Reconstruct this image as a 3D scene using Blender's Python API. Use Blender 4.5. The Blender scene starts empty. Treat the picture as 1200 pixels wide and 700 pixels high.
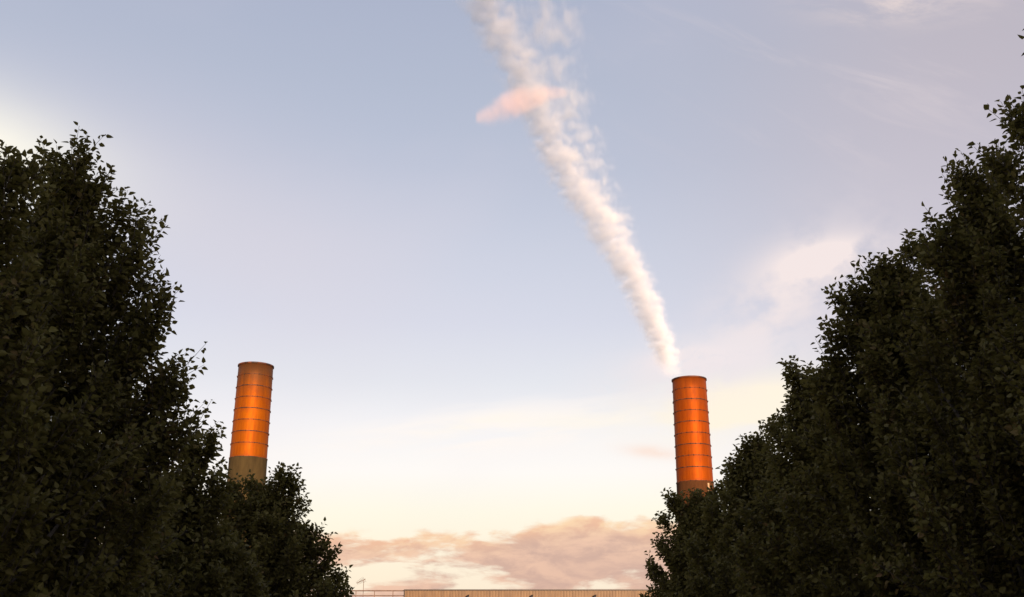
import bpy, bmesh, math, random
import numpy as np
from mathutils import Vector

R = math.radians
scene = bpy.context.scene
C = scene.collection

# ------------------------------------------------------------------ camera
PITCH, F, W, H, CZ = 18.6, 1180.0, 1200, 700, 1.6
cam_d = bpy.data.cameras.new('camera')
cam = bpy.data.objects.new('camera', cam_d)
C.objects.link(cam)
cam.location = (0, 0, CZ)
cam.rotation_euler = (R(90 + PITCH), 0, 0)
cam_d.sensor_width = 36
cam_d.lens = 36 * F / W
cam_d.clip_start = 0.1
cam_d.clip_end = 90000
scene.camera = cam

# ------------------------------------------------------------------ exposure
vs = scene.view_settings
vs.view_transform = 'Standard'
vs.look = 'None'
vs.exposure = 0.45
vs.gamma = 1.0
vs.use_curve_mapping = False

SUN_EL = 5.5          # degrees above the horizon
SUN_AZ = 14.0         # sun stands behind the camera, this far round to its right

def lin(c):
    return tuple(((v / 255) / 12.92 if v / 255 <= 0.04045 else ((v / 255 + 0.055) / 1.055) ** 2.4) for v in c) + (1.0,)

# ------------------------------------------------------------------ node helpers
class NT:
    def __init__(s, tree):
        s.t = tree
        s.n = tree.nodes
        s.l = tree.links
    def new(s, kind, **kw):
        n = s.n.new(kind)
        for k, v in kw.items():
            setattr(n, k, v)
        return n
    def put(s, v, sock):
        if isinstance(v, bpy.types.NodeSocket):
            s.l.new(v, sock)
        elif v is not None:
            sock.default_value = v
    def m(s, op, a, b=None, c=None, clamp=False):
        n = s.new('ShaderNodeMath', operation=op)
        n.use_clamp = clamp
        s.put(a, n.inputs[0]); s.put(b, n.inputs[1]); s.put(c, n.inputs[2])
        return n.outputs[0]
    def mix(s, f, a, b, blend='MIX'):
        n = s.new('ShaderNodeMix', data_type='RGBA', blend_type=blend)
        n.clamp_factor = True
        s.put(f, n.inputs[0]); s.put(a, n.inputs[6]); s.put(b, n.inputs[7])
        return n.outputs[2]
    def noise(s, vec, scale, detail=5, rough=0.55, dist=0.0):
        n = s.new('ShaderNodeTexNoise')
        s.put(vec, n.inputs['Vector'])
        n.inputs['Scale'].default_value = scale
        n.inputs['Detail'].default_value = detail
        n.inputs['Roughness'].default_value = rough
        n.inputs['Distortion'].default_value = dist
        return n.outputs[0]
    def ss(s, v, a, b):                      # smooth step from a to b (a may be larger)
        n = s.new('ShaderNodeMapRange', interpolation_type='SMOOTHSTEP')
        s.put(v, n.inputs[0])
        if a <= b:
            n.inputs[1].default_value, n.inputs[2].default_value = a, b
            n.inputs[3].default_value, n.inputs[4].default_value = 0, 1
        else:
            n.inputs[1].default_value, n.inputs[2].default_value = b, a
            n.inputs[3].default_value, n.inputs[4].default_value = 1, 0
        return n.outputs[0]
    def vec(s, x, y, z=0.0):
        n = s.new('ShaderNodeCombineXYZ')
        s.put(x, n.inputs[0]); s.put(y, n.inputs[1]); s.put(z, n.inputs[2])
        return n.outputs[0]
    def ramp(s, v, stops, interp='LINEAR'):
        n = s.new('ShaderNodeValToRGB')
        s.put(v, n.inputs[0])
        cr = n.color_ramp
        cr.interpolation = interp
        while len(cr.elements) > 1:
            cr.elements.remove(cr.elements[0])
        cr.elements[0].position = stops[0][0]; cr.elements[0].color = stops[0][1]
        for p, c in stops[1:]:
            e = cr.elements.new(p); e.color = c
        return n.outputs[0]

# ------------------------------------------------------------------ world: dusk sky with thin cloud
def px_el(y, x=600):
    v, u = 350 - y, x - 600
    yy = F * math.cos(R(PITCH)) - v * math.sin(R(PITCH)); zz = F * math.sin(R(PITCH)) + v * math.cos(R(PITCH))
    return math.degrees(math.atan2(zz, math.hypot(yy, u)))
def px_az(y, x):
    v, u = 350 - y, x - 600
    return math.degrees(math.atan2(u, F * math.cos(R(PITCH)) - v * math.sin(R(PITCH))))

world = bpy.data.worlds.new('World')
scene.world = world
world.use_nodes = True
wt = NT(world.node_tree)
wt.n.clear()
sky = wt.new('ShaderNodeTexSky')
sky.sky_type = 'NISHITA'
sky.sun_disc = False
sky.sun_elevation = R(SUN_EL)
sky.sun_rotation = R(180 - SUN_AZ)
sky.altitude = 50
sky.dust_density = 2.0
bg_sky = wt.new('ShaderNodeBackground')
wt.put(sky.outputs[0], bg_sky.inputs[0])
bg_sky.inputs[1].default_value = 0.05

tc = wt.new('ShaderNodeTexCoord').outputs['Generated']
sep = wt.new('ShaderNodeSeparateXYZ'); wt.put(tc, sep.inputs[0])
X, Y, Z = sep.outputs
el = wt.m('MULTIPLY', wt.m('ARCSINE', Z), 180 / math.pi)
az = wt.m('MULTIPLY', wt.m('ARCTAN2', X, Y), 180 / math.pi)
P = wt.vec(az, el, 0)
def elpos(y): return px_el(y) / 90.0
g = lambda y, c: (elpos(y), lin(c))
base = wt.ramp(wt.m('DIVIDE', el, 90.0), [
    (0.0, lin((252, 228, 200))), g(640, (255, 244, 220)), g(600, (255, 249, 230)), g(555, (255, 250, 245)), g(500, (245, 243, 245)),
    g(450, (229, 231, 238)), g(380, (215, 218, 232)), g(300, (204, 209, 225)), g(200, (188, 195, 214)), g(100, (179, 187, 207)),
    g(0, (172, 180, 202)), (0.6, lin((140, 152, 185))), (1.0, lin((120, 135, 175)))])

def blob(px, py, rx, ry, rot=0.0, pw=2.0):
    """soft elliptical patch on the sky; radii in degrees"""
    a0, e0 = px_az(py, px), px_el(py, px)
    da = wt.m('SUBTRACT', az, a0); de = wt.m('SUBTRACT', el, e0)
    c, s_ = math.cos(R(rot)), math.sin(R(rot))
    u = wt.m('ADD', wt.m('MULTIPLY', da, c / rx), wt.m('MULTIPLY', de, s_ / rx))
    v = wt.m('ADD', wt.m('MULTIPLY', da, -s_ / ry), wt.m('MULTIPLY', de, c / ry))
    d = wt.m('ADD', wt.m('MULTIPLY', u, u), wt.m('MULTIPLY', v, v))
    return wt.m('EXPONENT', wt.m('MULTIPLY', d, -1.0))

def warp(scale_x, scale_y, seed, rot=0.0):
    c, s_ = math.cos(R(rot)), math.sin(R(rot))
    u = wt.m('ADD', wt.m('MULTIPLY', az, c * scale_x), wt.m('MULTIPLY', el, s_ * scale_x))
    v = wt.m('ADD', wt.m('MULTIPLY', az, -s_ * scale_y), wt.m('MULTIPLY', el, c * scale_y))
    return wt.vec(u, v, seed)

col = base
# large soft veils
veil = wt.noise(warp(0.035, 0.07, 3.1, 12), 1.0, 4, 0.5)
col = wt.mix(wt.m('MULTIPLY', wt.ss(veil, 0.42, 0.72), 0.20), col, lin((222, 214, 224)))
# mauve-grey wash over the upper right
col = wt.mix(wt.m('MULTIPLY', blob(1180, 20, 16, 12, 20), 0.75), col, lin((190, 180, 188)))
col = wt.mix(wt.m('MULTIPLY', blob(1100, 260, 9, 9, 0), 0.45), col, lin((205, 196, 206)))
# pink-white wash low left, cream glow at far left
col = wt.mix(wt.m('MULTIPLY', blob(230, 250, 12, 5, -15), 0.35), col, lin((226, 214, 220)))
gl = wt.noise(warp(0.12, 0.2, 9.0), 1.0, 4, 0.55)
col = wt.mix(wt.m('MULTIPLY', blob(-60, 170, 7.5, 3.0, -4), wt.m('ADD', 0.75, wt.m('MULTIPLY', gl, 0.6))), col, lin((255, 250, 236)))
# long cirrus streaks upper right (fall to the right)
st = wt.noise(warp(0.10, 0.55, 5.0, -28), 1.0, 6, 0.6, 0.6)
m1 = wt.m('MULTIPLY', wt.ss(st, 0.5, 0.8), blob(1000, 60, 13, 7, -25))
col = wt.mix(wt.m('MULTIPLY', m1, 0.4), col, lin((226, 214, 216)))
st2 = wt.noise(warp(0.25, 0.9, 7.0, -10), 1.0, 7, 0.65, 0.5)
col = wt.mix(wt.m('MULTIPLY', wt.m('MULTIPLY', blob(1060, 0, 4.5, 1.0, -8), wt.ss(st2, 0.35, 0.7)), 0.9), col, lin((232, 216, 212)))
# wispy band from (380,540) rising to (780,480)
st3 = wt.noise(warp(0.10, 0.62, 11.0, 7), 1.0, 6, 0.55, 0.4)
b3 = wt.m('ADD', blob(600, 505, 10, 1.4, 6), wt.m('MULTIPLY', blob(450, 520, 6, 0.8, 12), 0.8))
col = wt.mix(wt.m('MULTIPLY', wt.m('MULTIPLY', b3, wt.ss(st3, 0.40, 0.62)), 0.9), col, lin((255, 247, 241)))
st4 = wt.noise(warp(0.16, 0.9, 13.0, 4), 1.0, 6, 0.6, 0.5)
b4 = wt.m('ADD', blob(690, 493, 5.5, 0.55, 3), blob(560, 497, 2.6, 0.35, 14))
col = wt.mix(wt.m('MULTIPLY', wt.m('MULTIPLY', b4, wt.ss(st4, 0.32, 0.6)), 0.85), col, lin((255, 247, 236)))
# cream cloud right of the right-hand chimney
n5 = wt.noise(warp(0.22, 0.5, 17.0), 1.0, 6, 0.55, 0.3)
col = wt.mix(wt.m('MULTIPLY', blob(880, 478, 5.5, 1.7, 2), wt.m('ADD', 0.55, wt.ss(n5, 0.3, 0.6))), col, lin((255, 244, 224)))
# puff above the right-hand trees with a tail falling to the left
n6 = wt.noise(warp(0.36, 0.5, 19.7, 10), 1.0, 8, 0.55, 0.1)
b6 = wt.m('ADD', blob(970, 303, 2.9, 1.0, 4), wt.m('MULTIPLY', blob(915, 352, 5.0, 2.2, 34), 0.75))
col = wt.mix(wt.m('MULTIPLY', wt.m('MULTIPLY', b6, wt.ss(n6, 0.28, 0.60)), 1.15), col, lin((244, 230, 228)))
n7 = wt.noise(warp(0.5, 0.8, 23.0, 15), 1.0, 8, 0.62, 0.4)
b7 = wt.m('ADD', blob(830, 425, 5.0, 1.4, 8), blob(800, 420, 1.8, 0.5, 4))
col = wt.mix(wt.m('MULTIPLY', wt.m('MULTIPLY', b7, wt.ss(n7, 0.28, 0.55)), 0.95), col, lin((240, 230, 232)))
# small orange smudges beside the right-hand chimney
col = wt.mix(wt.m('MULTIPLY', wt.m('MULTIPLY', blob(765, 530, 1.5, 0.35, -6), wt.ss(n6, 0.3, 0.6)), 0.7), col, lin((252, 222, 205)))

# the bank of pink-brown cloud low over the roof
wv = wt.noise(warp(0.5, 0.9, 31.0), 1.0, 4, 0.5)
elw = wt.m('ADD', el, wt.m('MULTIPLY', wt.m('SUBTRACT', wv, 0.5), 1.3))
nb = wt.noise(warp(0.24, 0.85, 37.3, 0), 1.0, 8, 0.58, 0.25)
nbig = wt.noise(warp(0.11, 0.35, 41.0, 0), 1.0, 3, 0.5)
top = wt.m('ADD', 5.25, wt.m('MULTIPLY', wt.m('ADD', wt.m('MULTIPLY', nbig, 0.5), wt.m('MULTIPLY', blob(700, 640, 5, 4, 0), 0.75)), 1.5))
prof = wt.m('SUBTRACT', top, elw)                              # degrees below the bank's crest
inside = wt.ss(prof, -0.15, 0.55)
lower = wt.ss(elw, 1.2, 3.6)
solid = wt.m('ADD', wt.m('MULTIPLY', inside, 0.19), wt.m('MULTIPLY', blob(700, 650, 5.5, 1.6, 4), 0.22))
solid = wt.m('ADD', solid, wt.m('MULTIPLY', blob(440, 636, 8, 0.9, 0), 0.12))
solid = wt.m('SUBTRACT', solid, wt.m('MULTIPLY', blob(500, 672, 4.5, 0.75, 0), 0.10))
dens = wt.ss(wt.m('ADD', nb, wt.m('SUBTRACT', solid, wt.m('MULTIPLY', wt.m('SUBTRACT', 1.0, lower), 0.10))), 0.57, 0.74)
dens = wt.m('MULTIPLY', dens, inside, clamp=True)
edge = wt.ss(prof, 1.9, 0.1)
nshade = wt.noise(warp(0.5, 1.3, 43.0), 1.0, 7, 0.6, 0.3)
body = wt.mix(wt.ss(nshade, 0.35, 0.65), lin((205, 167, 152)), lin((238, 194, 168)))
body = wt.mix(wt.m('MULTIPLY', blob(720, 672, 5, 1.2, 0), 0.45), body, lin((210, 172, 158)))
peach = wt.mix(wt.ss(nshade, 0.4, 0.62), lin((248, 192, 154)), lin((255, 218, 172)))
body = wt.mix(wt.m('MULTIPLY', edge, 0.85), body, peach)
col = wt.mix(wt.m('MULTIPLY', dens, 0.92), col, body)
# below the horizon
col = wt.mix(wt.ss(el, 0.0, -1.5), col, lin((70, 66, 60)))

bg_c = wt.new('ShaderNodeBackground')
wt.put(col, bg_c.inputs[0])
bg_c.inputs[1].default_value = 0.775
mx = wt.new('ShaderNodeMixShader')
mx.inputs[0].default_value = 0.95
wt.put(bg_sky.outputs[0], mx.inputs[1]); wt.put(bg_c.outputs[0], mx.inputs[2])
wo = wt.new('ShaderNodeOutputWorld')
wt.put(mx.outputs[0], wo.inputs[0])
world.cycles.sampling_method = 'MANUAL'
world.cycles.sample_map_resolution = 512

# ------------------------------------------------------------------ sun
sd = bpy.data.lights.new('sun', 'SUN')
sd.energy = 4.9
sd.angle = R(0.5)
sd.color = (1.0, 0.72, 0.50)
so = bpy.data.objects.new('sun', sd)
C.objects.link(so)
so.rotation_euler = (R(90 - SUN_EL), 0, R(SUN_AZ))      # shines along +Y and to the left, down a little

# ------------------------------------------------------------------ mesh helpers
def new_mesh_obj(name, verts, faces, mat, parent=None, smooth=False):
    me = bpy.data.meshes.new(name)
    me.from_pydata([tuple(v) for v in verts], [], [tuple(f) for f in faces])
    me.materials.append(mat)
    if smooth:
        for p in me.polygons: p.use_smooth = True
    me.update()
    o = bpy.data.objects.new(name, me)
    C.objects.link(o)
    if parent: o.parent = parent
    return o

class MB:
    def __init__(s): s.v = []; s.f = []
    def box(s, x0, x1, y0, y1, z0, z1):
        b = len(s.v)
        s.v += [(x0, y0, z0), (x1, y0, z0), (x1, y1, z0), (x0, y1, z0), (x0, y0, z1), (x1, y0, z1), (x1, y1, z1), (x0, y1, z1)]
        s.f += [(b, b+3, b+2, b+1), (b+4, b+5, b+6, b+7), (b, b+1, b+5, b+4), (b+1, b+2, b+6, b+5), (b+2, b+3, b+7, b+6), (b+3, b, b+4, b+7)]
        return s
    def tube(s, pts, rad, n=8, cap=True):
        pts = [Vector(p) for p in pts]
        if not isinstance(rad, (list, tuple)): rad = [rad] * len(pts)
        b = len(s.v)
        for i, p in enumerate(pts):
            d = (pts[min(i+1, len(pts)-1)] - pts[max(i-1, 0)]).normalized()
            a = d.orthogonal().normalized() if i == 0 else (a - d * a.dot(d)).normalized()
            c = d.cross(a)
            for k in range(n):
                t = 2 * math.pi * k / n
                s.v.append(tuple(p + (a * math.cos(t) + c * math.sin(t)) * rad[i]))
        for i in range(len(pts) - 1):
            for k in range(n):
                k2 = (k + 1) % n
                s.f.append((b+i*n+k, b+i*n+k2, b+(i+1)*n+k2, b+(i+1)*n+k))
        if cap:
            s.f.append(tuple(b + k for k in reversed(range(n))))
            e = b + (len(pts) - 1) * n
            s.f.append(tuple(e + k for k in range(n)))
        return s
    def lathe(s, prof, n=72, closed=False):
        b = len(s.v)
        m = len(prof)
        for r, z in prof:
            for k in range(n):
                t = 2 * math.pi * k / n
                s.v.append((r * math.cos(t), r * math.sin(t), z))
        for i in range(m if closed else m - 1):
            j = (i + 1) % m
            for k in range(n):
                k2 = (k + 1) % n
                s.f.append((b+i*n+k, b+i*n+k2, b+j*n+k2, b+j*n+k))
        return s
    def build(s, name, mat, parent=None, smooth=False):
        return new_mesh_obj(name, s.v, s.f, mat, parent, smooth)

def empty(name, loc):
    o = bpy.data.objects.new(name, None)
    C.objects.link(o); o.location = loc
    o.empty_display_size = 0.3
    return o
def tag(o, label=None, cat=None, group=None, kind=None):
    if label: o['label'] = label
    if cat: o['category'] = cat
    if group: o['group'] = group
    if kind: o['kind'] = kind
    return o
def at(px, py, Yd):
    v, u = 350 - py, px - 600
    yy = F * math.cos(R(PITCH)) - v * math.sin(R(PITCH)); zz = F * math.sin(R(PITCH)) + v * math.cos(R(PITCH))
    k = Yd / yy
    return Vector((u * k, Yd, CZ + zz * k))

# ------------------------------------------------------------------ materials
def mat(name, fn, **kw):
    m_ = bpy.data.materials.new(name)
    m_.use_nodes = True
    t = NT(m_.node_tree); t.n.clear()
    out = t.new('ShaderNodeOutputMaterial')
    fn(t, out, **kw)
    return m_
def principled(t, out, color, rough=0.7, metal=0.0, bump=None, bs=0.3, spec=0.5):
    p = t.new('ShaderNodeBsdfPrincipled')
    t.put(color, p.inputs['Base Color']); t.put(rough, p.inputs['Roughness']); t.put(metal, p.inputs['Metallic'])
    p.inputs['Specular IOR Level'].default_value = spec
    if bump is not None:
        b = t.new('ShaderNodeBump'); b.inputs['Strength'].default_value = bs; b.inputs['Distance'].default_value = 0.05
        t.put(bump, b.inputs['Height']); t.put(b.outputs[0], p.inputs['Normal'])
    t.put(p.outputs[0], out.inputs[0])
    return p
def objc(t): return t.new('ShaderNodeTexCoord').outputs['Object']
def mapped(t, v, sc):
    n = t.new('ShaderNodeMapping'); t.put(v, n.inputs[0]); n.inputs['Scale'].default_value = sc
    return n.outputs[0]
def simple(t, out, a, b, scale=3.0, rough=0.7, metal=0.0, bs=0.2):
    n = t.noise(objc(t), scale, 6)
    principled(t, out, t.mix(t.ss(n, 0.35, 0.65), a + (1,), b + (1,)), rough, metal, n, bs)

M = {}
M['asphalt'] = mat('asphalt', simple, a=(0.045, 0.045, 0.047), b=(0.065, 0.063, 0.06), scale=20, rough=0.9)
M['soil'] = mat('grass_ground', simple, a=(0.11, 0.10, 0.045), b=(0.19, 0.16, 0.075), scale=1.5, rough=0.95)
M['paving'] = mat('paving', simple, a=(0.22, 0.21, 0.19), b=(0.3, 0.28, 0.25), scale=4, rough=0.9)
M['paint'] = mat('road_paint', simple, a=(0.6, 0.6, 0.58), b=(0.75, 0.74, 0.7), scale=6, rough=0.8)
M['darkmetal'] = mat('dark_metal', simple, a=(0.02, 0.016, 0.014), b=(0.035, 0.025, 0.02), scale=8, rough=0.5, metal=0.3)
M['railmetal'] = mat('rail_metal', simple, a=(0.13, 0.075, 0.05), b=(0.2, 0.12, 0.08), scale=4, rough=0.6)
M['aluminium'] = mat('aluminium', simple, a=(0.3, 0.27, 0.22), b=(0.4, 0.36, 0.3), scale=9, rough=0.45, metal=0.6)
M['brick'] = mat('plain_brick', simple, a=(0.2, 0.11, 0.07), b=(0.26, 0.15, 0.1), scale=5, rough=0.9)
M['bark'] = mat('bark', simple, a=(0.05, 0.04, 0.03), b=(0.1, 0.08, 0.06), scale=14, rough=0.95, bs=0.6)
M['twig'] = mat('twig_bark', simple, a=(0.07, 0.05, 0.035), b=(0.1, 0.07, 0.05), scale=14, rough=0.8)
M['shutter'] = mat('shutter_metal', simple, a=(0.2, 0.19, 0.18), b=(0.26, 0.25, 0.23), scale=3, rough=0.5)
M['roofing'] = mat('roofing', simple, a=(0.1, 0.1, 0.1), b=(0.15, 0.145, 0.14), scale=3, rough=0.9)

def cladding(t, out):
    v = objc(t)
    n = t.noise(mapped(t, v, (1.0, 1.0, 0.25)), 2.2, 6, 0.6)
    n2 = t.noise(mapped(t, v, (4.0, 4.0, 0.5)), 3.0, 4, 0.6)
    c = t.mix(t.ss(n, 0.35, 0.65), (0.15, 0.08, 0.031, 1), (0.215, 0.123, 0.052, 1))
    c = t.mix(t.m('MULTIPLY', t.ss(n2, 0.55, 0.75), 0.5), c, (0.14, 0.075, 0.03, 1))
    principled(t, out, c, 0.55, 0.0, n2, 0.1)
M['cladding'] = mat('ribbed_cladding', cladding)

def stack_paint(t, out, soot_top=0.0, top_z=25.0, tone=1.0, metal=0.6):
    v = objc(t)
    s_ = t.new('ShaderNodeSeparateXYZ'); t.put(v, s_.inputs[0])
    z = s_.outputs[2]
    streak = t.noise(mapped(t, v, (1.6, 1.6, 0.12)), 2.6, 7, 0.62)
    blot = t.noise(mapped(t, v, (1, 1, 0.8)), 1.1, 6, 0.6)
    # each sheet ring weathered to its own tone
    k = t.m('FLOOR', t.m('DIVIDE', t.m('SUBTRACT', top_z, z), 1.0))
    wn = t.new('ShaderNodeTexWhiteNoise', noise_dimensions='1D'); t.put(k, wn.inputs['W'])
    c = t.mix(t.ss(streak, 0.3, 0.7), (0.29, 0.062 * tone, 0.002, 1), (0.41, 0.100 * tone, 0.002, 1))
    c = t.mix(t.m('MULTIPLY', wn.outputs[0], 0.28), c, (0.21, 0.044, 0.003, 1))
    c = t.mix(t.m('MULTIPLY', t.ss(blot, 0.5, 0.72), 0.45), c, (0.25, 0.05, 0.01, 1))
    # smoke staining under the mouth
    d = t.m('SUBTRACT', top_z, z)
    st = t.m('MULTIPLY', t.ss(t.m('ADD', d, t.m('MULTIPLY', t.m('SUBTRACT', streak, 0.5), 2.5)), 3.6, 0.2), soot_top)
    c = t.mix(st, c, (0.11, 0.045, 0.016, 1))
    # run-off marks just under each flange
    fr = t.m('FRACT', t.m('DIVIDE', d, 1.0))
    c = t.mix(t.m('MULTIPLY', t.m('MULTIPLY', t.ss(fr, 0.42, 0.0), t.ss(streak, 0.42, 0.66)), 0.45), c, (0.2, 0.045, 0.012, 1))
    principled(t, out, c, t.m('ADD', 0.5, t.m('MULTIPLY', blot, 0.16)), metal, streak, 0.12, 0.08)

def brown_shaft(t, out, a, b):
    v = objc(t)
    n = t.noise(mapped(t, v, (1.2, 1.2, 0.3)), 1.8, 7, 0.62)
    principled(t, out, t.mix(t.ss(n, 0.3, 0.7), a + (1,), b + (1,)), 0.85, 0.0, n, 0.2, 0.1)
def flange(t, out):
    n = t.noise(objc(t), 1.3, 5)
    principled(t, out, t.mix(t.ss(n, 0.42, 0.6), (0.03, 0.010, 0.004, 1), (0.15, 0.036, 0.005, 1)), 0.7)
M['flange'] = mat('rusty_flange', flange)

def leafmat(t, out, hue=0.0):
    at_ = t.new('ShaderNodeAttribute'); at_.attribute_name = 'tint'
    r = at_.outputs['Fac']
    g0 = (0.120, 0.092, 0.024)
    g1 = (0.158, 0.132, 0.036)
    c = t.ramp(r, [(0.0, (0.075, 0.066, 0.018, 1)), (0.35, g0 + (1,)), (0.72, g1 + (1,)), (0.88, (0.17, 0.105, 0.04, 1)), (1.0, (0.19, 0.09, 0.04, 1))])
    p = t.new('ShaderNodeBsdfPrincipled'); t.put(c, p.inputs['Base Color'])
    p.inputs['Roughness'].default_value = 0.6; p.inputs['Specular IOR Level'].default_value = 0.15
    tr = t.new('ShaderNodeBsdfTranslucent'); t.put(t.mix(0.6, c, (0.15, 0.13, 0.03, 1)), tr.inputs[0])
    ms = t.new('ShaderNodeMixShader'); ms.inputs[0].default_value = 0.34
    t.put(p.outputs[0], ms.inputs[1]); t.put(tr.outputs[0], ms.inputs[2]); t.put(ms.outputs[0], out.inputs[0])
M['leaf'] = mat('leaf', leafmat)
M['leaf_brown'] = mat('leaf_bronze', leafmat, hue=1.0)

# ------------------------------------------------------------------ ground, road, added sun-blocking bank behind the viewpoint
GS = 42000
gr = MB(); gr.v = [(-GS, -GS, 0), (GS, -GS, 0), (GS, GS, 0), (-GS, GS, 0)]; gr.f = [(0, 1, 2, 3)]
tag(gr.build('ground', M['soil']), kind='structure')
rd = MB(); rd.v = [(-1.9, -25, .004), (1.9, -25, .004), (1.9, 78, .004), (-1.9, 78, .004)]; rd.f = [(0, 1, 2, 3)]
rd.v += [(-40, 78, .004), (60, 78, .004), (60, 91.9, .004), (-40, 91.9, .004)]; rd.f += [(4, 5, 6, 7)]
tag(rd.build('road', M['asphalt']), kind='structure')
for sx in (-1, 1):
    a, b = sorted((sx * 1.9, sx * 2.05))
    tag(MB().box(a, b, -25, 77.9, 0, .12).build('kerb', M['paving']), kind='structure')
    a, b = sorted((sx * 2.053, sx * 3.2))
    tag(MB().box(a, b, -25, 77.9, 0, .10).build('pavement', M['paving']), kind='structure')
rm = MB()
for i in range(16):
    y0 = -20 + i * 6
    b = len(rm.v); rm.v += [(-.05, y0, .008), (.05, y0, .008), (.05, y0 + 2.5, .008), (-.05, y0 + 2.5, .008)]; rm.f.append((b, b+1, b+2, b+3))
tag(rm.build('road_markings', M['paint']), kind='structure')

# unseen bank added behind the viewpoint: it keeps the low sun off the avenue
def bank():
    n, mth = 60, 12
    vs_, fs = [], []
    rng = np.random.default_rng(5)
    for i in range(n):
        x = -260 + 520 * i / (n - 1)
        htop = 19.3 + 0.5 * math.sin(x * 0.045) + 0.35 * math.sin(x * 0.11 + 1)
        for j in range(mth):
            t = j / (mth - 1)
            y = -50 - 55 * t - 0.0004 * x * x
            z = -0.3 + htop * (math.sin(math.pi * t) ** 0.8 if 0 < t < 1 else 0)
            vs_.append((x, y, z))
    for i in range(n - 1):
        for j in range(mth - 1):
            fs.append((i*mth+j, i*mth+j+1, (i+1)*mth+j+1, (i+1)*mth+j))
    return vs_, fs
v_, f_ = bank()
tag(new_mesh_obj('sun_block_bank', v_, f_, M['soil'], smooth=True), kind='structure')  # added out of view only to shade the trees

# ------------------------------------------------------------------ chimneys
TOP_R, SEC = 1.5, 1.0
def chimney(px, py_top, Yd, n_sec, taper, soot, tone, low, label, seed, metal=0.4):
    top = at(px, py_top, Yd)
    root = empty('chimney', (top.x, Yd, 0))
    tag(root, label, 'chimney', 'pair of banded orange chimneys')
    zt = top.z
    zj = zt - n_sec * SEC - 0.2
    r = lambda z: TOP_R + taper * (zt - z)
    m_ = mat('orange_stack_paint', stack_paint, soot_top=soot, top_z=zt, tone=tone, metal=metal)
    sh = MB()
    prof = [(r(zj), zj)]
    z = zj
    for k in range(n_sec):
        prof.append((r(zt - (n_sec - k) * SEC), zt - (n_sec - k) * SEC))
    prof += [(r(zt), zt), (TOP_R - 0.06, zt), (TOP_R - 0.06, zt - 6)]
    sh.lathe(prof, 96)
    sh.build('shaft', m_, root, True)
    lo = MB().lathe([(r(0) + .03, 0), (r(zj) + 0.03, zj - 0.004)], 96)
    lo.build('lower_shaft', mat('brown_lower_shaft', brown_shaft, a=low[0], b=low[1]), root, True)
    rim = MB().lathe([(TOP_R - .10, zt - .05), (TOP_R + .07, zt - .05), (TOP_R + .07, zt + .07), (TOP_R - .10, zt + .07)], 96, closed=True)
    rim.build('rim', M['flange'], root)
    rnd = random.Random(seed)
    for k in range(1, n_sec + 1):
        zz = zt - k * SEC + 0.0
        if k == n_sec: zz = zj
        rr = r(zz)
        hgt = 0.034 if k % 2 == 0 else 0.024
        if k == 1: hgt = 0.014
        b = MB().lathe([(rr - .02, -hgt), (rr + .03, -hgt), (rr + .03, hgt), (rr - .02, hgt)], 96, closed=True)
        nl = 22
        off = rnd.random() * 6.28
        for q in range(nl):                                            # bolt lugs round the flange
            t = off + 2 * math.pi * q / nl
            c, s_ = math.cos(t), math.sin(t)
            x, y = (rr + .045) * c, (rr + .045) * s_
            b.tube([(x, y, -.055), (x, y, .055)], .024, 6)
        o = b.build('ring', M['flange'], root)
        o.location.z = zz
    # access ladder stub / conductor strip low on the shaft
    return root, zj, r

ch1, zj1, r1 = chimney(300, 430, 86.5, 8, 0.0085, 0.95, 1.0, ((0.045, 0.030, 0.012), (0.072, 0.048, 0.018)),
    'banded orange chimney with a soot-darkened mouth, rising behind the smaller bushy tree', 3)
ch2, zj2, r2 = chimney(807.5, 446, 88.5, 9, 0.0085, 0.25, 0.76, ((0.065, 0.024, 0.008), (0.10, 0.038, 0.012)),
    'banded orange chimney with clean bright mouth, standing directly under the end of the vapour trail', 8, metal=0.35)
# small pale patch on the lower shaft of the second chimney
a_ = R(-56)
pb = MB()
rr = r2(zj2) + .035
pb.box(-.09, .09, -.03, .03, 0, 0.75)
pp = pb.build('inspection_plate', mat('pale_plate', simple, a=(0.5, 0.3, 0.16), b=(0.6, 0.38, 0.2)), ch2)
pp.location = (rr * math.cos(a_), rr * math.sin(a_), zj2 - 0.95)
pp.rotation_euler.z = a_ + R(90)

# ------------------------------------------------------------------ long shed with ribbed parapet
FY = 92.0
zroof = at(600, 692.3, FY).z
xl = at(474.5, 692, FY).x
xr = 62.0
shed = empty('factory_shed', (0, FY, 0))
tag(shed, 'long low shed with tan vertically ribbed cladding and a dark capping along its flat roofline', 'building')
# corrugated face
cl = MB()
rib = 0.27
nx = int((xr - xl) / rib)
pr = []
for i in range(nx):
    x = xl + i * rib
    pr += [(x, 0), (x + .12, 0), (x + .15, -.045), (x + .24, -.045)]
pr.append((xl + nx * rib, 0))
for x, y in pr: cl.v += [(x, y, 3.0), (x, y, zroof)]
for i in range(len(pr) - 1): cl.f.append((2*i, 2*i+2, 2*i+3, 2*i+1))
cl.build('cladding', M['cladding'], shed)
sb = MB().box(xl, xr, .01, 3.6, 0, zroof - .02)
sb.box(xl, xr, -.02, .005, 0, 2.98)
sb.build('wall', M['brick'], shed)
cp = MB().box(xl - .08, xr + .05, -.12, .25, zroof + .002, zroof + .10)
cp.build('capping', M['darkmetal'], shed)
MB().box(xl - .09, xl - .003, -.10, .3, 3.0, zroof).build('corner_trim', M['darkmetal'], shed)
for i in range(4):
    x = xl + 4 + i * 9
    d = MB()
    for k in range(24): d.box(x, x + 3.2, -.06 - .015 * (k % 2), -.022, .02 + k * .11, .02 + (k + 1) * .11)
    d.build('roller_door', M['shutter'], shed)
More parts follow.
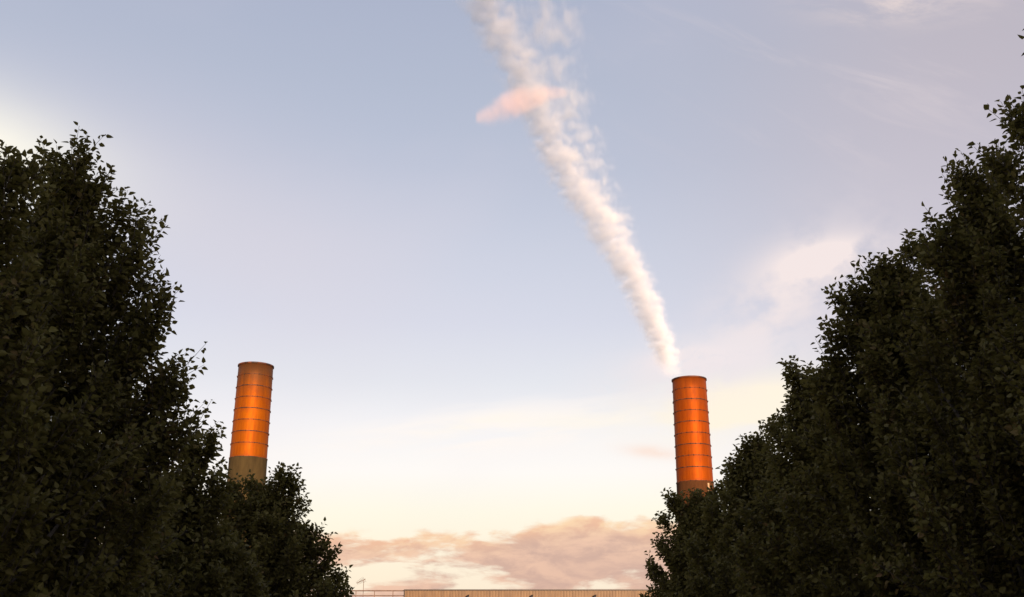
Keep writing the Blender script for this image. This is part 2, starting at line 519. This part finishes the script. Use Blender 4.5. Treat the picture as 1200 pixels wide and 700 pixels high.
# lower block to its left and the railing on it
zb = at(600, 712, FY).z
ann = empty('flat_roofed_annex', (0, FY, 0))
tag(ann, 'low brick block beside the ribbed shed, railings round its flat roof', 'building')
MB().box(-30, xl - .10, 0, 9, 0, zb).build('wall', M['brick'], ann)
MB().box(-30.1, xl - .10, -.1, 9.1, zb + .003, zb + .12).build('roof', M['roofing'], ann)
rl = empty('roof_railing', (0, FY + .3, zb + .12))
tag(rl, 'two-bar metal roof railing ending against the ribbed shed wall', 'railing')
zr = zroof - (zb + .12)
xe = xl - .12
for dz, rad in ((0.0, .05), (-.42, .04), (-.95, .03)):
    MB().tube([(-29, 0, zr + dz), (xe, 0, zr + dz)], rad, 8).build('rail', M['railmetal'], rl)
x = at(460, 697, FY).x
while x > -29:
    o = MB().tube([(0, 0, 0), (0, 0, zr - .01)], .032, 8).build('post', M['railmetal'], rl)
    o.location.x = x
    x -= 1.63
# aerial
ap = at(425.5, 697, FY + 1.2)
ae = empty('television_aerial', (ap.x, FY + 1.2, zb + .12))
tag(ae, 'thin television aerial with a tilted boom, standing behind the roof railing beside the leaf tips', 'aerial')
zt_ = at(425, 679.5, FY + 1.2).z - (zb + .12)
MB().tube([(0, 0, 0), (0, 0, zt_ + .02)], .022, 8).build('mast', M['railmetal'], ae)
bm_ = Vector((-.62, 0, zt_ - .30)); bn_ = Vector((.16, 0, zt_ + .06))
MB().tube([bm_, bn_], .028, 6).build('boom', M['railmetal'], ae)
for k in range(7):
    p = bm_.lerp(bn_, (k + .3) / 7.2)
    ln = .22 + .03 * k
    MB().tube([p + Vector((-.25*ln, -ln, .5*ln)), p + Vector((.25*ln, ln, -.5*ln))], .012, 5).build('element', M['railmetal'], ae)

# wall floodlights
where = ['hooded dark floodlight on the tan cladding, the one closest to the corner trim',
         'hooded dark floodlight on the tan cladding, middle one of three',
         'hooded dark floodlight on the tan cladding, the one closest to the brighter chimney']
def floodlight():
    root = empty('floodlight', (0, 0, 0))
    MB().tube([(0, 0, -.62), (.0, -.28, -.56), (.03, -.42, -.34), (.05, -.46, -.12)], .045, 8).build('arm', M['darkmetal'], root)
    h = MB()
    h.v = [(-.10, -.60, -.17), (.14, -.60, -.13), (.17, -.34, -.01), (-.05, -.34, -.05), (-.06, -.54, -.02), (.16, -.54, .02), (.18, -.34, .10), (.0, -.34, .06)]
    h.f = [(0, 3, 2, 1), (4, 5, 6, 7), (0, 1, 5, 4), (1, 2, 6, 5), (2, 3, 7, 6), (3, 0, 4, 7)]
    h.build('lamp_head', M['darkmetal'], root)
    MB().box(-.08, .08, -.08, -.047, -.72, -.5).build('wall_plate', M['darkmetal'], root)
    return root
def copy_tree(o):
    c = o.copy(); C.objects.link(c)
    for ch in list(o.children):
        d = ch.copy(); C.objects.link(d); d.parent = c
    return c
fl0 = floodlight()
for i, px in enumerate((547.5, 622.5, 696.5)):
    f = fl0 if i == 0 else copy_tree(fl0)
    p = at(px, 698.2, FY - .45)
    f.location = (p.x, FY, p.z)
    tag(f, where[i], 'floodlight', 'floodlights along the shed wall')

# ------------------------------------------------------------------ trees
def tube_arrays(P0, P1, r0, r1, n=3):
    """many thin straight tubes at once -> verts, quads"""
    d = P1 - P0
    d /= np.linalg.norm(d, axis=1, keepdims=True) + 1e-9
    ref = np.where(np.abs(d[:, 2:3]) > .9, np.array([[1., 0, 0]]), np.array([[0, 0, 1.]]))
    a = np.cross(d, ref); a /= np.linalg.norm(a, axis=1, keepdims=True)
    b = np.cross(d, a)
    vs_ = []
    for (P_, r_) in ((P0, r0), (P1, r1)):
        for k in range(n):
            t = 2 * math.pi * k / n
            vs_.append(P_ + (a * math.cos(t) + b * math.sin(t)) * r_)
    V = np.stack(vs_, 1)                       # N x 2n x 3
    N = len(P0)
    base_ = (np.arange(N) * 2 * n)[:, None]
    q = np.array([[k, (k+1) % n, n + (k+1) % n, n + k] for k in range(n)])
    Fq = (base_[:, :, None] + q[None]).reshape(-1, 4)
    return V.reshape(-1, 3), Fq

def quads_obj(name, V, Fq, mt, parent, tint=None, smooth=False):
    me = bpy.data.meshes.new(name)
    me.vertices.add(len(V)); me.vertices.foreach_set('co', V.astype(np.float32).ravel())
    me.loops.add(Fq.size); me.loops.foreach_set('vertex_index', Fq.astype(np.int32).ravel())
    me.polygons.add(len(Fq)); me.polygons.foreach_set('loop_start', (np.arange(len(Fq)) * 4).astype(np.int32))
    me.materials.append(mt)
    if tint is not None:
        at_ = me.attributes.new('tint', 'FLOAT', 'FACE'); at_.data.foreach_set('value', tint.astype(np.float32))
    me.update(calc_edges=True)
    o = bpy.data.objects.new(name, me); C.objects.link(o)
    if parent: o.parent = parent
    return o

def unit(v): return v / (np.linalg.norm(v, axis=-1, keepdims=True) + 1e-9)

def make_tree(x, y, height, rad, seed, label, shoots=3600, leaf=0.076, fill=1.0, mt='leaf', plumes=(), base=1.15, lean=(0, 0), low_r=1.0, pw=.80):
    """x,y: foot. crown: ovate envelope of radius rad. plumes: extra leading shoots as world tip points."""
    rng = np.random.default_rng(seed)
    root = empty('tree', (x, y, 0))
    tag(root, label, 'tree', 'avenue of ornamental pear trees')
    foot = np.array([x, y, 0.0])
    Hc = height - base
    def env(t):                      # radius share at height share t
        t = np.clip(t, 0, 1)
        return np.where(t < .30, low_r * (.62 + .38 * np.sin(t / .30 * math.pi / 2)), low_r ** (1 - t) * np.power(np.clip(1 - (t - .30) / .70, 0, 1), pw) * (1 + .10 * np.sin((t - .3) / .7 * math.pi)))
    # limbs: start on the leader, end on the envelope
    nl = 64
    ga = 2.39996
    tipt = np.linspace(.10, .985, nl) ** 0.92
    ang = np.arange(nl) * ga + rng.uniform(-.35, .35, nl)
    rr = env(tipt) * rad * rng.uniform(.80, 1.04, nl)
    cx = lean[0] * tipt; cy = lean[1] * tipt
    tips = np.stack([cx + rr * np.cos(ang), cy + rr * np.sin(ang), base + Hc * tipt + rng.uniform(-.12, .12, nl)], 1)
    extra = [np.array(p) - foot for p in plumes]
    if extra:
        tips = np.vstack([tips, np.array(extra)])
    n_all = len(tips)
    tz = (tips[:, 2] - base) / Hc
    st = np.clip(tz - .10 - .42 * np.minimum(1, np.hypot(tips[:, 0], tips[:, 1]) / rad), -.06, .9)
    starts = np.stack([lean[0] * np.clip(st, 0, 1), lean[1] * np.clip(st, 0, 1), base + Hc * st], 1)
    # trunk and limbs
    tr = MB()
    hh = np.linspace(0, 1, 9)
    tr.tube([(lean[0] * max(0, (t * height * .93 - base) / Hc), lean[1] * max(0, (t * height * .93 - base) / Hc), t * height * .93) for t in hh],
            [.115 * (1 - t) ** .8 + .012 + (.05 if t == 0 else 0) for t in hh], 12)
    tr.build('trunk', M['bark'], root, True)
    lb = MB()
    mids = starts * .5 + tips * .5; mids[:, 2] -= .10 * np.hypot(tips[:, 0], tips[:, 1])
    for s_, m_, t_ in zip(starts, mids, tips):
        L = np.linalg.norm(t_ - s_)
        lb.tube([s_, s_ * .45 + m_ * .55, m_ * .55 + t_ * .45, t_], [.016 + .012 * L, .013 + .009 * L, .008 + .005 * L, .004], 6, cap=False)
    lb.build('limbs', M['bark'], root, True)
    # shoots along the limbs
    def bez(i, t):
        a = starts[i]; b = mids[i]; c = tips[i]
        t = t[:, None]
        return (1-t)**2 * a + 2*t*(1-t) * b + t*t * c
    N = int(shoots * 1.45 * fill)
    w = np.linalg.norm(tips - starts, axis=1) + .35
    w[nl:] *= .8
    li = rng.choice(n_all, N, p=w / w.sum())
    t = rng.random(N) ** .62
    t[: n_all * 6] = 1 - rng.random(min(N, n_all * 6)) * .12
    li[: n_all * 6] = np.tile(np.arange(n_all), 6)[: n_all * 6]
    B = bez(li, t)
    dirl = unit(bez(li, np.clip(t + .05, 0, 1.05)) - bez(li, t - .05))
    out = unit(np.stack([B[:, 0] - lean[0]*.5, B[:, 1] - lean[1]*.5, np.zeros(N)], 1))
    rnd = rng.normal(size=(N, 3))
    spread = (.30 * (1 - t) + .13)[:, None]
    B0 = B + unit(rnd) * spread * rng.random((N, 1)) ** .5 * np.array([1, 1, .8])
    D = unit(dirl * .8 + out * .35 + np.array([0, 0, .75]) + rng.normal(size=(N, 3)) * .42)
    L = rng.uniform(.13, .36, N) * np.where(t > .9, 1.15, 1.0)
    B1 = B0 + D * L[:, None]
    # keep the crown's own outline, let a few shoots poke out
    Bz = (B1[:, 2] - base) / Hc
    er = env(Bz) * rad
    rx = np.hypot(B1[:, 0] - lean[0]*np.clip(Bz, 0, 1), B1[:, 1] - lean[1]*np.clip(Bz, 0, 1))
    keep = (rx < er + .20 + .18 * rng.random(N)) | (li >= nl)
    keep &= B0[:, 2] > base - .25
    B0, B1, D, L, li = B0[keep], B1[keep], D[keep], L[keep], li[keep]
    N = len(B0)
    Vt, Ft = tube_arrays(B0, B1, .0042, .0018, 3)
    # leaves: K per shoot, set spirally, long petioled and pointed
    K = 9
    tt = (np.arange(K) + .6) / K
    base_pt = B0[:, None, :] + (B1 - B0)[:, None, :] * tt[None, :, None]
    phi = np.arange(K)[None, :] * ga + rng.random((N, 1)) * 6.28 + rng.normal(size=(N, K)) * .3
    a = unit(np.cross(D, np.array([.3, .2, 1.0]))); b = np.cross(D, a)
    side = a[:, None, :] * np.cos(phi)[..., None] + b[:, None, :] * np.sin(phi)[..., None]
    ld = unit(side * 1.0 + D[:, None, :] * (.55 + .5 * tt[None, :, None]) + np.array([0, 0, -.25]) + rng.normal(size=(N, K, 3)) * .25)
    pet = leaf * .28
    O = (base_pt + ld * pet).reshape(-1, 3)
    ld = ld.reshape(-1, 3)
    nn = len(O)
    upish = unit(np.array([0, 0, 1.0]) + rng.normal(size=(nn, 3)) * .75)
    sd_ = unit(np.cross(ld, upish)); nm = np.cross(sd_, ld)
    ll = (leaf * rng.uniform(.68, 1.18, nn))[:, None]
    wd = ll * rng.uniform(.27, .38, nn)[:, None]
    fold = rng.uniform(.15, .8, nn)[:, None]
    curl = rng.uniform(-.4, .05, nn)[:, None]
    sv = sd_ * wd
    fv = nm * wd * fold
    q0 = O
    q3 = O + ld * ll + nm * ll * curl
    l1 = O + ld * ll * .32 + sv + fv; l2 = O + ld * ll * .68 + sv * .72 + fv * .7 + nm * ll * curl * .5
    r1_ = O + ld * ll * .32 - sv + fv; r2_ = O + ld * ll * .68 - sv * .72 + fv * .7 + nm * ll * curl * .5
    V = np.stack([q0, l1, l2, q3, r2_, r1_], 1).reshape(-1, 3)
    bi = (np.arange(nn) * 6)[:, None]
    Fq = np.concatenate([bi + np.array([[0, 1, 2, 3]]), bi + np.array([[0, 3, 4, 5]])], 1).reshape(-1, 4)
    sh_t = rng.random(N)
    tint = np.clip(np.repeat(sh_t * .3 + rng.random(n_all)[li] * .42, K) + rng.random(nn) * .28, 0, 1)
    quads_obj('crown', V, Fq, M[mt], root, tint=np.repeat(tint, 2))
    quads_obj('twigs', Vt, Ft, M['twig'], root)
    return root

def tips(lst, Yd): return [tuple(at(px, py, Yd + dy)) for px, py, dy in lst]

def T(px, py, Yd, rad, seed, label, **kw):
    """tree whose crown apex shows at pixel px,py when it stands Yd metres ahead"""
    p = at(px, py, Yd)
    return make_tree(p.x, Yd, p.z - .22, rad, seed, label, **kw)

# near row on the left
T(84, 190, 10.2, 1.75, 11, 'tallest dark leafy tree of the darker bushy pair, its forked top nearest the cream glow', shoots=5200, pw=1.0,
  plumes=tips([(60, 200, 0), (92, 190, 0), (112, 228, 0), (163, 286, 0), (153, 266, .1), (190, 361, 0), (175, 391, 0), (203, 431, 0), (221, 501, 0), (195, 516, 0), (135, 256, 0), (157, 316, 0), (171, 346, 0), (207, 466, 0), (185, 456, 0), (165, 416, 0)], 10.2))
T(-30, 195, 8.2, 1.5, 12, 'dark leafy tree cut off by the picture edge, lower shoots below the cream glow', shoots=4200,
  plumes=tips([(5, 212, 0), (28, 214, 0)], 8.2))
T(205, 560, 14.5, 1.45, 13, 'dark leafy tree filling the gap before the soot-topped chimney', shoots=3600, leaf=.09,
  plumes=tips([(244, 521, 0), (230, 543, 0), (250, 568, 0), (219, 538, 0), (256, 593, 0)], 14.5))
T(315, 566, 21.0, 1.75, 14, 'smaller bushy tree standing in front of the soot-topped chimney', shoots=3200, leaf=.094, low_r=1.0,
  plumes=tips([(262, 582, 0), (334, 566, 0), (324, 562, 0), (350, 595, 0), (366, 628, 0), (384, 655, 0), (396, 678, 0), (276, 576, 0), (294, 574, 0), (256, 585, 0), (249, 600, 0), (344, 578, 0), (376, 642, 0), (402, 700, 0)], 21))
# row on the right
T(822, 578, 23.5, 1.45, 21, 'farthest dark tree of the long sloping row, in front of the brighter chimney', shoots=2800, leaf=.096,
  plumes=tips([(790, 592, 0), (800, 596, 0), (815, 592, 0), (832, 590, 0), (778, 610, 0), (845, 575, 0), (776, 640, 0), (766, 665, 0)], 23.5))
T(882, 512, 19.0, 1.5, 22, 'second farthest dark tree of the long sloping row, next to the brighter chimney', shoots=3200, leaf=.09,
  plumes=tips([(863, 553, 0), (908, 503, 0)], 19))
T(956, 430, 15.8, 1.5, 23, 'dark tree of the sloping row whose top touches the pale cream cloud', shoots=3800, leaf=.085,
  plumes=tips([(934, 442, 0), (937, 477, 0), (917, 512, 0)], 15.8))
T(1042, 300, 12.9, 1.65, 24, 'dark tree of the sloping row whose top reaches the pinkish puff of cloud', shoots=4800, leaf=.085,
  plumes=tips([(1026, 329, 0), (991, 359, 0), (984, 394, 0), (966, 444, 0), (1066, 299, 0), (1084, 304, 0), (1006, 349, 0), (978, 419, 0)], 12.9))
T(1145, 212, 10.9, 1.5, 25, 'second tallest dark tree of the sloping row, its top stepped like a stair', shoots=4800,
  plumes=tips([(1124, 222, 0), (1108, 276, 0), (1166, 194, 0), (1096, 289, 0), (1138, 214, 0), (1102, 314, 0)], 10.9))
T(1285, 105, 9.2, 1.5, 26, 'tallest dark tree of the sloping row, running out of the picture at its edge', shoots=5600,
  plumes=tips([(1228, 44, -.6), (1224, 131, 0), (1196, 151, 0), (1174, 196, 0), (1209, 134, 0)], 9.2))

# ------------------------------------------------------------------ vapour trail and little cloud, high in the air
def air_point(px, py, alt):
    d = at(px, py, 1.0) - Vector((0, 0, CZ))
    return Vector((0, 0, CZ)) + d * ((alt - CZ) / d.z)

def vapour(name, pts, alt, dens, scale, albedo, g_, label=None, cat=None, flat=1.0, lo=.72, hi=.95, along_x=False, seed=0.0, fit=1.12, stretch=(.72, .95, .25), fall=(0.95, 0.8)):
    """a round-sectioned body of droplets; pts are (px, py, half width px) carried out to the altitude alt.
    Its local origin is the first point; local y runs along the ground track."""
    cs = []
    for px, py, hw in pts:
        c = air_point(px, py, alt)
        cs.append((c, hw / F * (c - Vector((0, 0, CZ))).length))
    org = cs[0][0].copy()
    ax = 0 if along_x else 1
    oth = 1 - ax
    ks = [c[ax] - org[ax] for c, r in cs]; os_ = [c[oth] - org[oth] for c, r in cs]; rs_ = [r for c, r in cs]
    zs_ = [0.0] * len(cs)
    K = 30
    kk = np.linspace(ks[0], ks[-1], K)
    def smooth(vals):
        v = np.interp(np.linspace(ks[0], ks[-1], 240), ks, vals)
        ker = np.hanning(25); ker /= ker.sum()
        v = np.convolve(np.pad(v, 12, mode='edge'), ker, 'valid')
        return np.interp(kk, np.linspace(ks[0], ks[-1], 240), v)
    oo, rr_ = smooth(os_), smooth(rs_)
    L = ks[-1] - ks[0]
    omin, omax = oo.min() - 1, oo.max() + 1
    rmax = rr_.max()
    # mesh: tube just outside the droplets
    n = 20
    V, fs = [], []
    for i in range(K):
        k0, k1 = max(i-1, 0), min(i+1, K-1)
        dk, do = kk[k1] - kk[k0], oo[k1] - oo[k0]
        ln = math.hypot(dk, do); sk, sso = -do / ln, dk / ln
        for q in range(n):
            t = 2 * math.pi * q / n
            rr = rr_[i] * fit
            p = [0, 0, math.sin(t) * rr * flat]
            p[ax] = kk[i] + sk * math.cos(t) * rr; p[oth] = oo[i] + sso * math.cos(t) * rr
            V.append(tuple(p))
    for i in range(K - 1):
        for q in range(n):
            q2 = (q + 1) % n
            fs.append((i*n+q, i*n+q2, (i+1)*n+q2, (i+1)*n+q))
    fs.append(tuple(range(n))); fs.append(tuple((K-1)*n + q for q in reversed(range(n))))
    def fn(t, out):
        co = objc(t)
        s_ = t.new('ShaderNodeSeparateXYZ'); t.put(co, s_.inputs[0])
        k = s_.outputs[ax]; o_ = s_.outputs[oth]; z = s_.outputs[2]
        kn = t.m('DIVIDE', k, float(L))
        st = [(i / (K-1), ((oo[i] - omin) / (omax - omin), rr_[i] / rmax, 0, 1)) for i in range(K)]
        cr = t.ramp(kn, st)
        sc_ = t.new('ShaderNodeSeparateColor'); t.put(cr, sc_.inputs[0])
        oc = t.m('ADD', t.m('MULTIPLY', sc_.outputs[0], float(omax - omin)), float(omin))
        rc = t.m('MULTIPLY', sc_.outputs[1], float(rmax))
        slope = (oo[-1] - oo[0]) / L
        dx = t.m('MULTIPLY', t.m('SUBTRACT', o_, oc), 1 / math.sqrt(1 + slope ** 2))
        dz = t.m('DIVIDE', z, flat)
        dd = t.m('DIVIDE', t.m('SQRT', t.m('ADD', t.m('MULTIPLY', dx, dx), t.m('MULTIPLY', dz, dz))), rc)
        mp = t.new('ShaderNodeMapping'); t.put(co, mp.inputs[0]); mp.inputs['Location'].default_value = (seed, seed * .7, 0); mp.inputs['Scale'].default_value = stretch
        nz = t.noise(mp.outputs[0], scale, 6, 0.62, 0.9)
        nb_ = t.noise(mp.outputs[0], scale * .3, 2, 0.5)
        e = t.m('ADD', t.m('ADD', t.m('MULTIPLY', t.m('SUBTRACT', fall[0], dd), fall[1]), t.m('MULTIPLY', t.m('SUBTRACT', nz, .5), 2.2)), t.m('MULTIPLY', t.m('SUBTRACT', nb_, .5), .8))
        d_ = t.m('MULTIPLY', t.ss(e, lo - .42, hi), dens)
        d_ = t.m('MULTIPLY', d_, t.ss(dd, 1.1, .45))
        d_ = t.m('MULTIPLY', d_, t.m('DIVIDE', float(rmax), rc)) if not along_x else d_
        ends = t.m('MULTIPLY', t.ss(kn, 0.0, 0.04), t.ss(kn, 1.0, 0.80 if not along_x else 0.93))
        d_ = t.m('MULTIPLY', d_, ends)
        pv = t.new('ShaderNodeVolumePrincipled')
        pv.inputs['Color'].default_value = albedo + (1,)
        pv.inputs['Anisotropy'].default_value = g_
        t.put(d_, pv.inputs['Density'])
        t.put(pv.outputs[0], out.inputs['Volume'])
        tb = t.new('ShaderNodeBsdfTransparent'); tb.inputs[0].default_value = (.9995, .9995, .9995, 1)
        t.put(tb.outputs[0], out.inputs['Surface'])
    if not along_x: fs = [tuple(reversed(f)) for f in fs]            # faces must look outwards
    m_ = mat(name, fn)
    o = new_mesh_obj(name, V, fs, m_, None, False)
    b_ = bmesh.new(); b_.from_mesh(o.data); bmesh.ops.recalc_face_normals(b_, faces=b_.faces); b_.to_mesh(o.data); b_.free()
    o.location = org
    if label: tag(o, label, cat)
    return o

main = vapour('vapour_trail', [(546, -70, 42), (562, -20, 42), (583, 30, 40), (607, 75, 38), (627, 120, 35), (647, 165, 30), (664, 205, 33), (690, 240, 34),
                          (714, 275, 33), (737, 315, 29), (756, 355, 26), (772, 395, 22), (785, 432, 18), (790, 446, 15)], 4000, .0046, .0105, (1.0, .985, 1.0), -.62,
              'long ragged white vapour trail slanting down the sky to the brighter chimney', 'vapour trail', flat=.25, fall=(1.15, .85), lo=.52, hi=.84)
haz = vapour('faint_vapour', [(612, -70, 62), (626, -20, 60), (642, 30, 54), (654, 80, 48), (668, 130, 42), (684, 175, 38), (704, 220, 32), (728, 265, 24), (748, 300, 14)], 4450, .0044, .0095, (.97, .975, 1.0), -.55,
             'faint broken veil of vapour drifting beside the thicker white trail', 'vapour', lo=.66, hi=1.05, fall=(1.15, .5), flat=.25, seed=900.0)
pk = vapour('cloud', [(556, 138, 9), (572, 134, 16), (590, 127, 21), (612, 119, 22), (636, 112, 15), (654, 109, 9), (668, 109, 5)], 3300, .0044, .0065, (1.0, .775, .76), -.6,
            'small salmon-pink wisp of cloud lying across the white vapour trail', 'cloud', along_x=True, seed=300.0, lo=.38, hi=.72, stretch=(.8, 1, .8), fall=(1.05, .7))
scene.cycles.transparent_max_bounces = 24
scene.cycles.max_bounces = 8
scene.cycles.diffuse_bounces = 3
scene.cycles.volume_bounces = 6
scene.cycles.volume_step_rate = 0.025
scene.cycles.volume_preview_step_rate = 0.025
scene.cycles.volume_max_steps = 512
